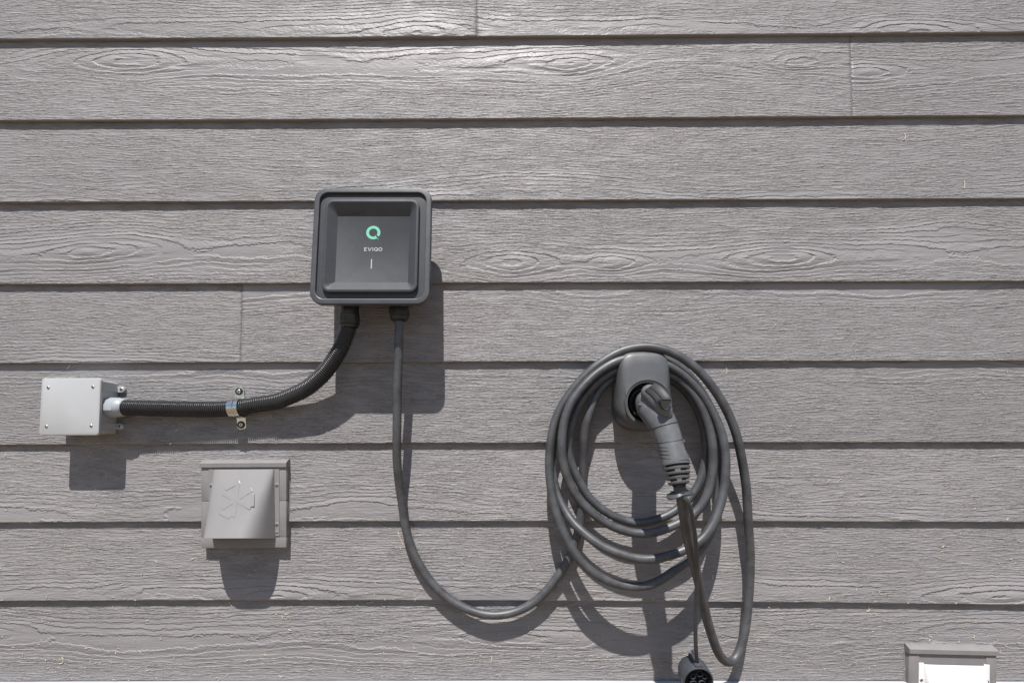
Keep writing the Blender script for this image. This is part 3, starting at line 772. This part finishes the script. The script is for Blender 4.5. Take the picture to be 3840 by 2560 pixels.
# ------------------------------------------------------------------ exhaust vents
def vent(name, label, cx_px, ztop, roll, tilt, hoodm, mirror, emblem, hb, wdt=192.0, hgt=196.0, face=(0.0, 0.0), hood_top=22.0, group=None):
    """mounting block with drip cap and a flared sheet-metal hood; top middle of the block at cx_px, ztop (mm)"""
    f0 = frame((cx_px, hb, ztop), tilt, roll)
    v = empty(name, f0(0, -hgt, 0), label, 'vent', group)
    hw = wdt/2; pw = 24.0
    # trim pieces of the block
    sp_ = [(-hw, -hw+pw, -hgt*0.46, -14), (-hw, -hw+pw, -hgt+pw+0.5, -hgt*0.46-0.7), (hw-pw, hw, -hgt*0.46, -14), (hw-pw, hw, -hgt+pw+0.5, -hgt*0.46-0.7), (-hw, hw, -hgt, -hgt+pw-0.2)]
    for (u0, u1, v0, v1) in sp_:
        q = sub(f0, (u0+u1)/2, (v0+v1)/2)
        mesh('trim_piece', rbox(q, (u1-u0)/2, (v1-v0)/2, 1.0, -8, 11.0, 1.0, 2), M['block'], v, angle=30)
    mesh('back_plate', boxm(f0, -hw+pw-1, hw-pw+1, -hgt+pw-1, -12, -8, 9.6), M['block'], v, smooth=False)
    # painted bead of caulk where the block meets the boards
    cz = []
    for (u, vv) in [(hw+0.5, -t*6.0) for t in range(1, int(hgt/6))]:
        q = f0(u, vv, 0); r_ = min(8, max(1, sum(1 for e in EF if q[2] < float(e(q[0])))))
        cz.append((q[0]+(vnoise(np.array([vv/9.0]), np.array([1.7]), 3)[0]-.5)*2.0, surf_h(r_, q[2], q[0])-0.6, q[2]))
    cz = smooth_path(np.array(cz), 3)
    mesh('caulk_bead', tube(cz, 2.6+(vnoise(np.arange(len(cz))/2.3, np.zeros(len(cz))+.4, 8)-.5)*1.6, 8), M['block'], v)
    cz2 = cz.copy(); cz2[:, 0] -= 2*(hw+0.5)
    mesh('caulk_bead', tube(cz2, 2.4, 8), M['block'], v)
    # drip cap
    cs = [(-8, 2), (1.0, 2.0), (13.8, -4.0), (14.6, -5.0), (14.6, -14.2), (13.8, -15.0), (10, -15.0), (-8, -15.0)]
    mesh('drip_cap', loft([[f0(u, b, a) for (a, b) in cs] for u in (-hw-1.2, -hw-0.6, hw+0.6, hw+1.2)]), M['block'], v, angle=28)
    # hood
    hx0, hx1 = face[0]-70.0, face[0]+70.0
    top, bot = -hood_top, -hood_top-139.0
    NS = 40; rings = []; ri = []
    def sec(t, off):
        d = 5.0 + 64.0*t; w_ = 68.5 + 3.0*t - off
        n_ = 4.6
        out = []
        for i in range(NS+1):
            a = math.pi*(1-i/NS)
            c, s = math.cos(a), math.sin(a)
            ww = (d-off)*abs(s)**(2/n_); uu = (w_-15.0*ww/67)*math.copysign(abs(c)**(2/n_), c)
            lean = (-6.0 if not mirror else 6.0)*t
            out.append((face[0]+uu + lean*(ww/(d)), top+(bot-top)*t - 17.0*t*(1-ww/d), 10.8+ww))
        return out
    for j in range(21):
        t = j/20; rings.append([f0(*p) for p in sec(t, 0)]); ri.append([f0(*p) for p in sec(t, 1.1)])
    nn = NS+1
    V = [p for r in rings for p in r] + [p for r in ri for p in r]; F = []
    offs = 21*nn
    for j in range(20):
        for i in range(NS):
            F.append((j*nn+i, j*nn+i+1, (j+1)*nn+i+1, (j+1)*nn+i)); F.append((offs+j*nn+i, offs+(j+1)*nn+i, offs+(j+1)*nn+i+1, offs+j*nn+i+1))
    for i in range(NS):
        F.append((20*nn+i, 20*nn+i+1, offs+20*nn+i+1, offs+20*nn+i)); F.append((i, offs+i, offs+i+1, i+1))
    hood = mesh('hood', (V, F), hoodm, v, angle=45, recalc=False)
    for s in (-1, 1):
        fl = mesh('hood_flange', rbox(sub(f0, face[0]+s*74.0, (top+bot)/2-5), 5.6, 76.0, 0.6, 9.0, 12.2, 0.3, 2), hoodm, v, smooth=False)
        for vv in (top-36, top-124):
            mesh('flange_screw', screw_vf(sub(f0, face[0]+s*74.0, vv, 12.2), 4.3, 1.4, slot=1.0), [hoodm if hoodm is M['hood'] else M['screw'], M['dark']], fl)
        mesh('rivet', lathe(sub(f0, face[0]+s*74.0, top-141, 12.2), [(3, 0), (2.6, 1), (1.2, 1.6)], 14), hoodm, fl)
    # damper flap deep inside
    mesh('damper_flap', boxm(f0, face[0]-58, face[0]+58, bot+25, top-4, 11.2, 12.4), hoodm, v, smooth=False)
    if emblem:
        def surf(u, vv):
            t = min(1, max(0, (vv-top)/(bot-top))); d = 5.0+64.0*t
            return f0(u, vv, 10.8+d-0.35)
        def bandq(p, q, w):
            dx, dy = q[0]-p[0], q[1]-p[1]; l = math.hypot(dx, dy); nx_, ny_ = -dy/l*w/2, dx/l*w/2
            return [(p[0]+nx_, p[1]+ny_), (q[0]+nx_, q[1]+ny_), (q[0]-nx_, q[1]-ny_), (p[0]-nx_, p[1]-ny_)]
        E = [bandq((350, 612), (668, 413), 46), bandq((365, 452), (648, 605), 46), bandq((520, 345), (470, 702), 44),
             bandq((388, 416), (540, 340), 34), bandq((668, 592), (674, 462), 30), bandq((338, 652), (440, 704), 34)]
        parts = []
        for ei, pl in enumerate(E):
            q = []; lift = ei*0.08
            for (a, b) in pl:
                sx, sy = 700+a/2.703, 1680+b/2.703
                h = 45.0
                for _ in range(3):
                    X, _h, Z = P(sx, sy, h); vv = Z-ztop; t = (vv-top)/(bot-top); h = hb+10.8+5+64*t
                q.append((X-cx_px, vv))
            mu = sum(a for a, b in q)/len(q); mv = sum(b for a, b in q)/len(q)
            def lay(k, w):
                o_ = []
                for (a, b) in q:
                    u_, v_ = mu+(a-mu)*k, mv+(b-mv)*k; t = min(1, max(0, (v_-top)/(bot-top)))
                    o_.append(f0(u_, v_, 10.8+5.0+64.0*t+w))
                return o_
            parts.append(loft([lay(1.0, -0.6), lay(1.0, 0.1+lift), lay(0.92, 0.55+lift)], False, True))
        mesh('embossed_mark', join(*parts), hoodm, hood, smooth=False)
    return v

c1 = P((757.3+1078)/2+1, 1726, 16); 
vent('exhaust_vent', 'grey painted exhaust vent hood embossed with a star-shaped arrow mark', c1[0], c1[2]+0.0, 0.3, 0.6, M['hood'], False, True, 10.0, face=(1.0, 0.0), hood_top=19.0)
c2 = P(3569, 2424, 18)
vent('exhaust_vent', 'white metal vent hood on grey block at the lower right corner', c2[0], c2[2], -1.4, 0.8, M['white'], True, False, 10.0, wdt=198.0, face=(3.0, 0.0), hood_top=38.0)

# ------------------------------------------------------------------ grass clippings stuck to the wall
rng = np.random.default_rng(5)
clips = []
def clip(sx, sy, ln, ang, curl, wdt=0.55):
    p0 = P(sx, sy, 8)
    r = 0
    while r < 8 and p0[2] < float(EF[r](p0[0])): r += 1
    q = []
    for i in range(5):
        t = (i/4-.5)*ln; a = math.radians(ang)+curl*(i/4-.5)
        x, z = p0[0]+t*math.cos(a), p0[2]+t*math.sin(a)
        q.append((x, surf_h(r, z, x)+0.9+0.6*math.sin(i), z))
    clips.append(tube(q, wdt, 5))
for (sx, sy, ln, a, c) in ((3398, 512, 18, 80, .8), (3612, 694, 18, 86, .3), (2728, 1390, 16, 86, .4), (242, 2476, 22, 75, 1.6), (1500, 2018, 34, -68, .1), (3262, 2288, 12, 60, 1), (1845, 2470, 16, 85, .6),
                          (860, 2265, 14, -60, .3), (252, 1376, 10, 60, .2), (2672, 2160, 9, 80, .1), (2590, 2480, 10, -75, .3), (2950, 1358, 14, 5, .6), (3105, 2240, 8, 70, .4), (1385, 2260, 16, 10, .2)):
    clip(sx, sy, ln, a, c, 0.7)
for _ in range(560):
    sy = 2560 - abs(rng.normal(0, 470))
    if sy < 300: continue
    clip(rng.uniform(0, 3840), sy, rng.uniform(2.5, 9), rng.uniform(0, 180), rng.uniform(-1.5, 1.5), rng.uniform(0.25, 0.55))
gc = mesh('grass_clippings', join(*clips), M['straw'], smooth=False, org=(0, 12, -770), recalc=False)
gc['kind'] = 'stuff'; gc['label'] = 'scattered dry grass clippings stuck to the siding'; gc['category'] = 'clippings'
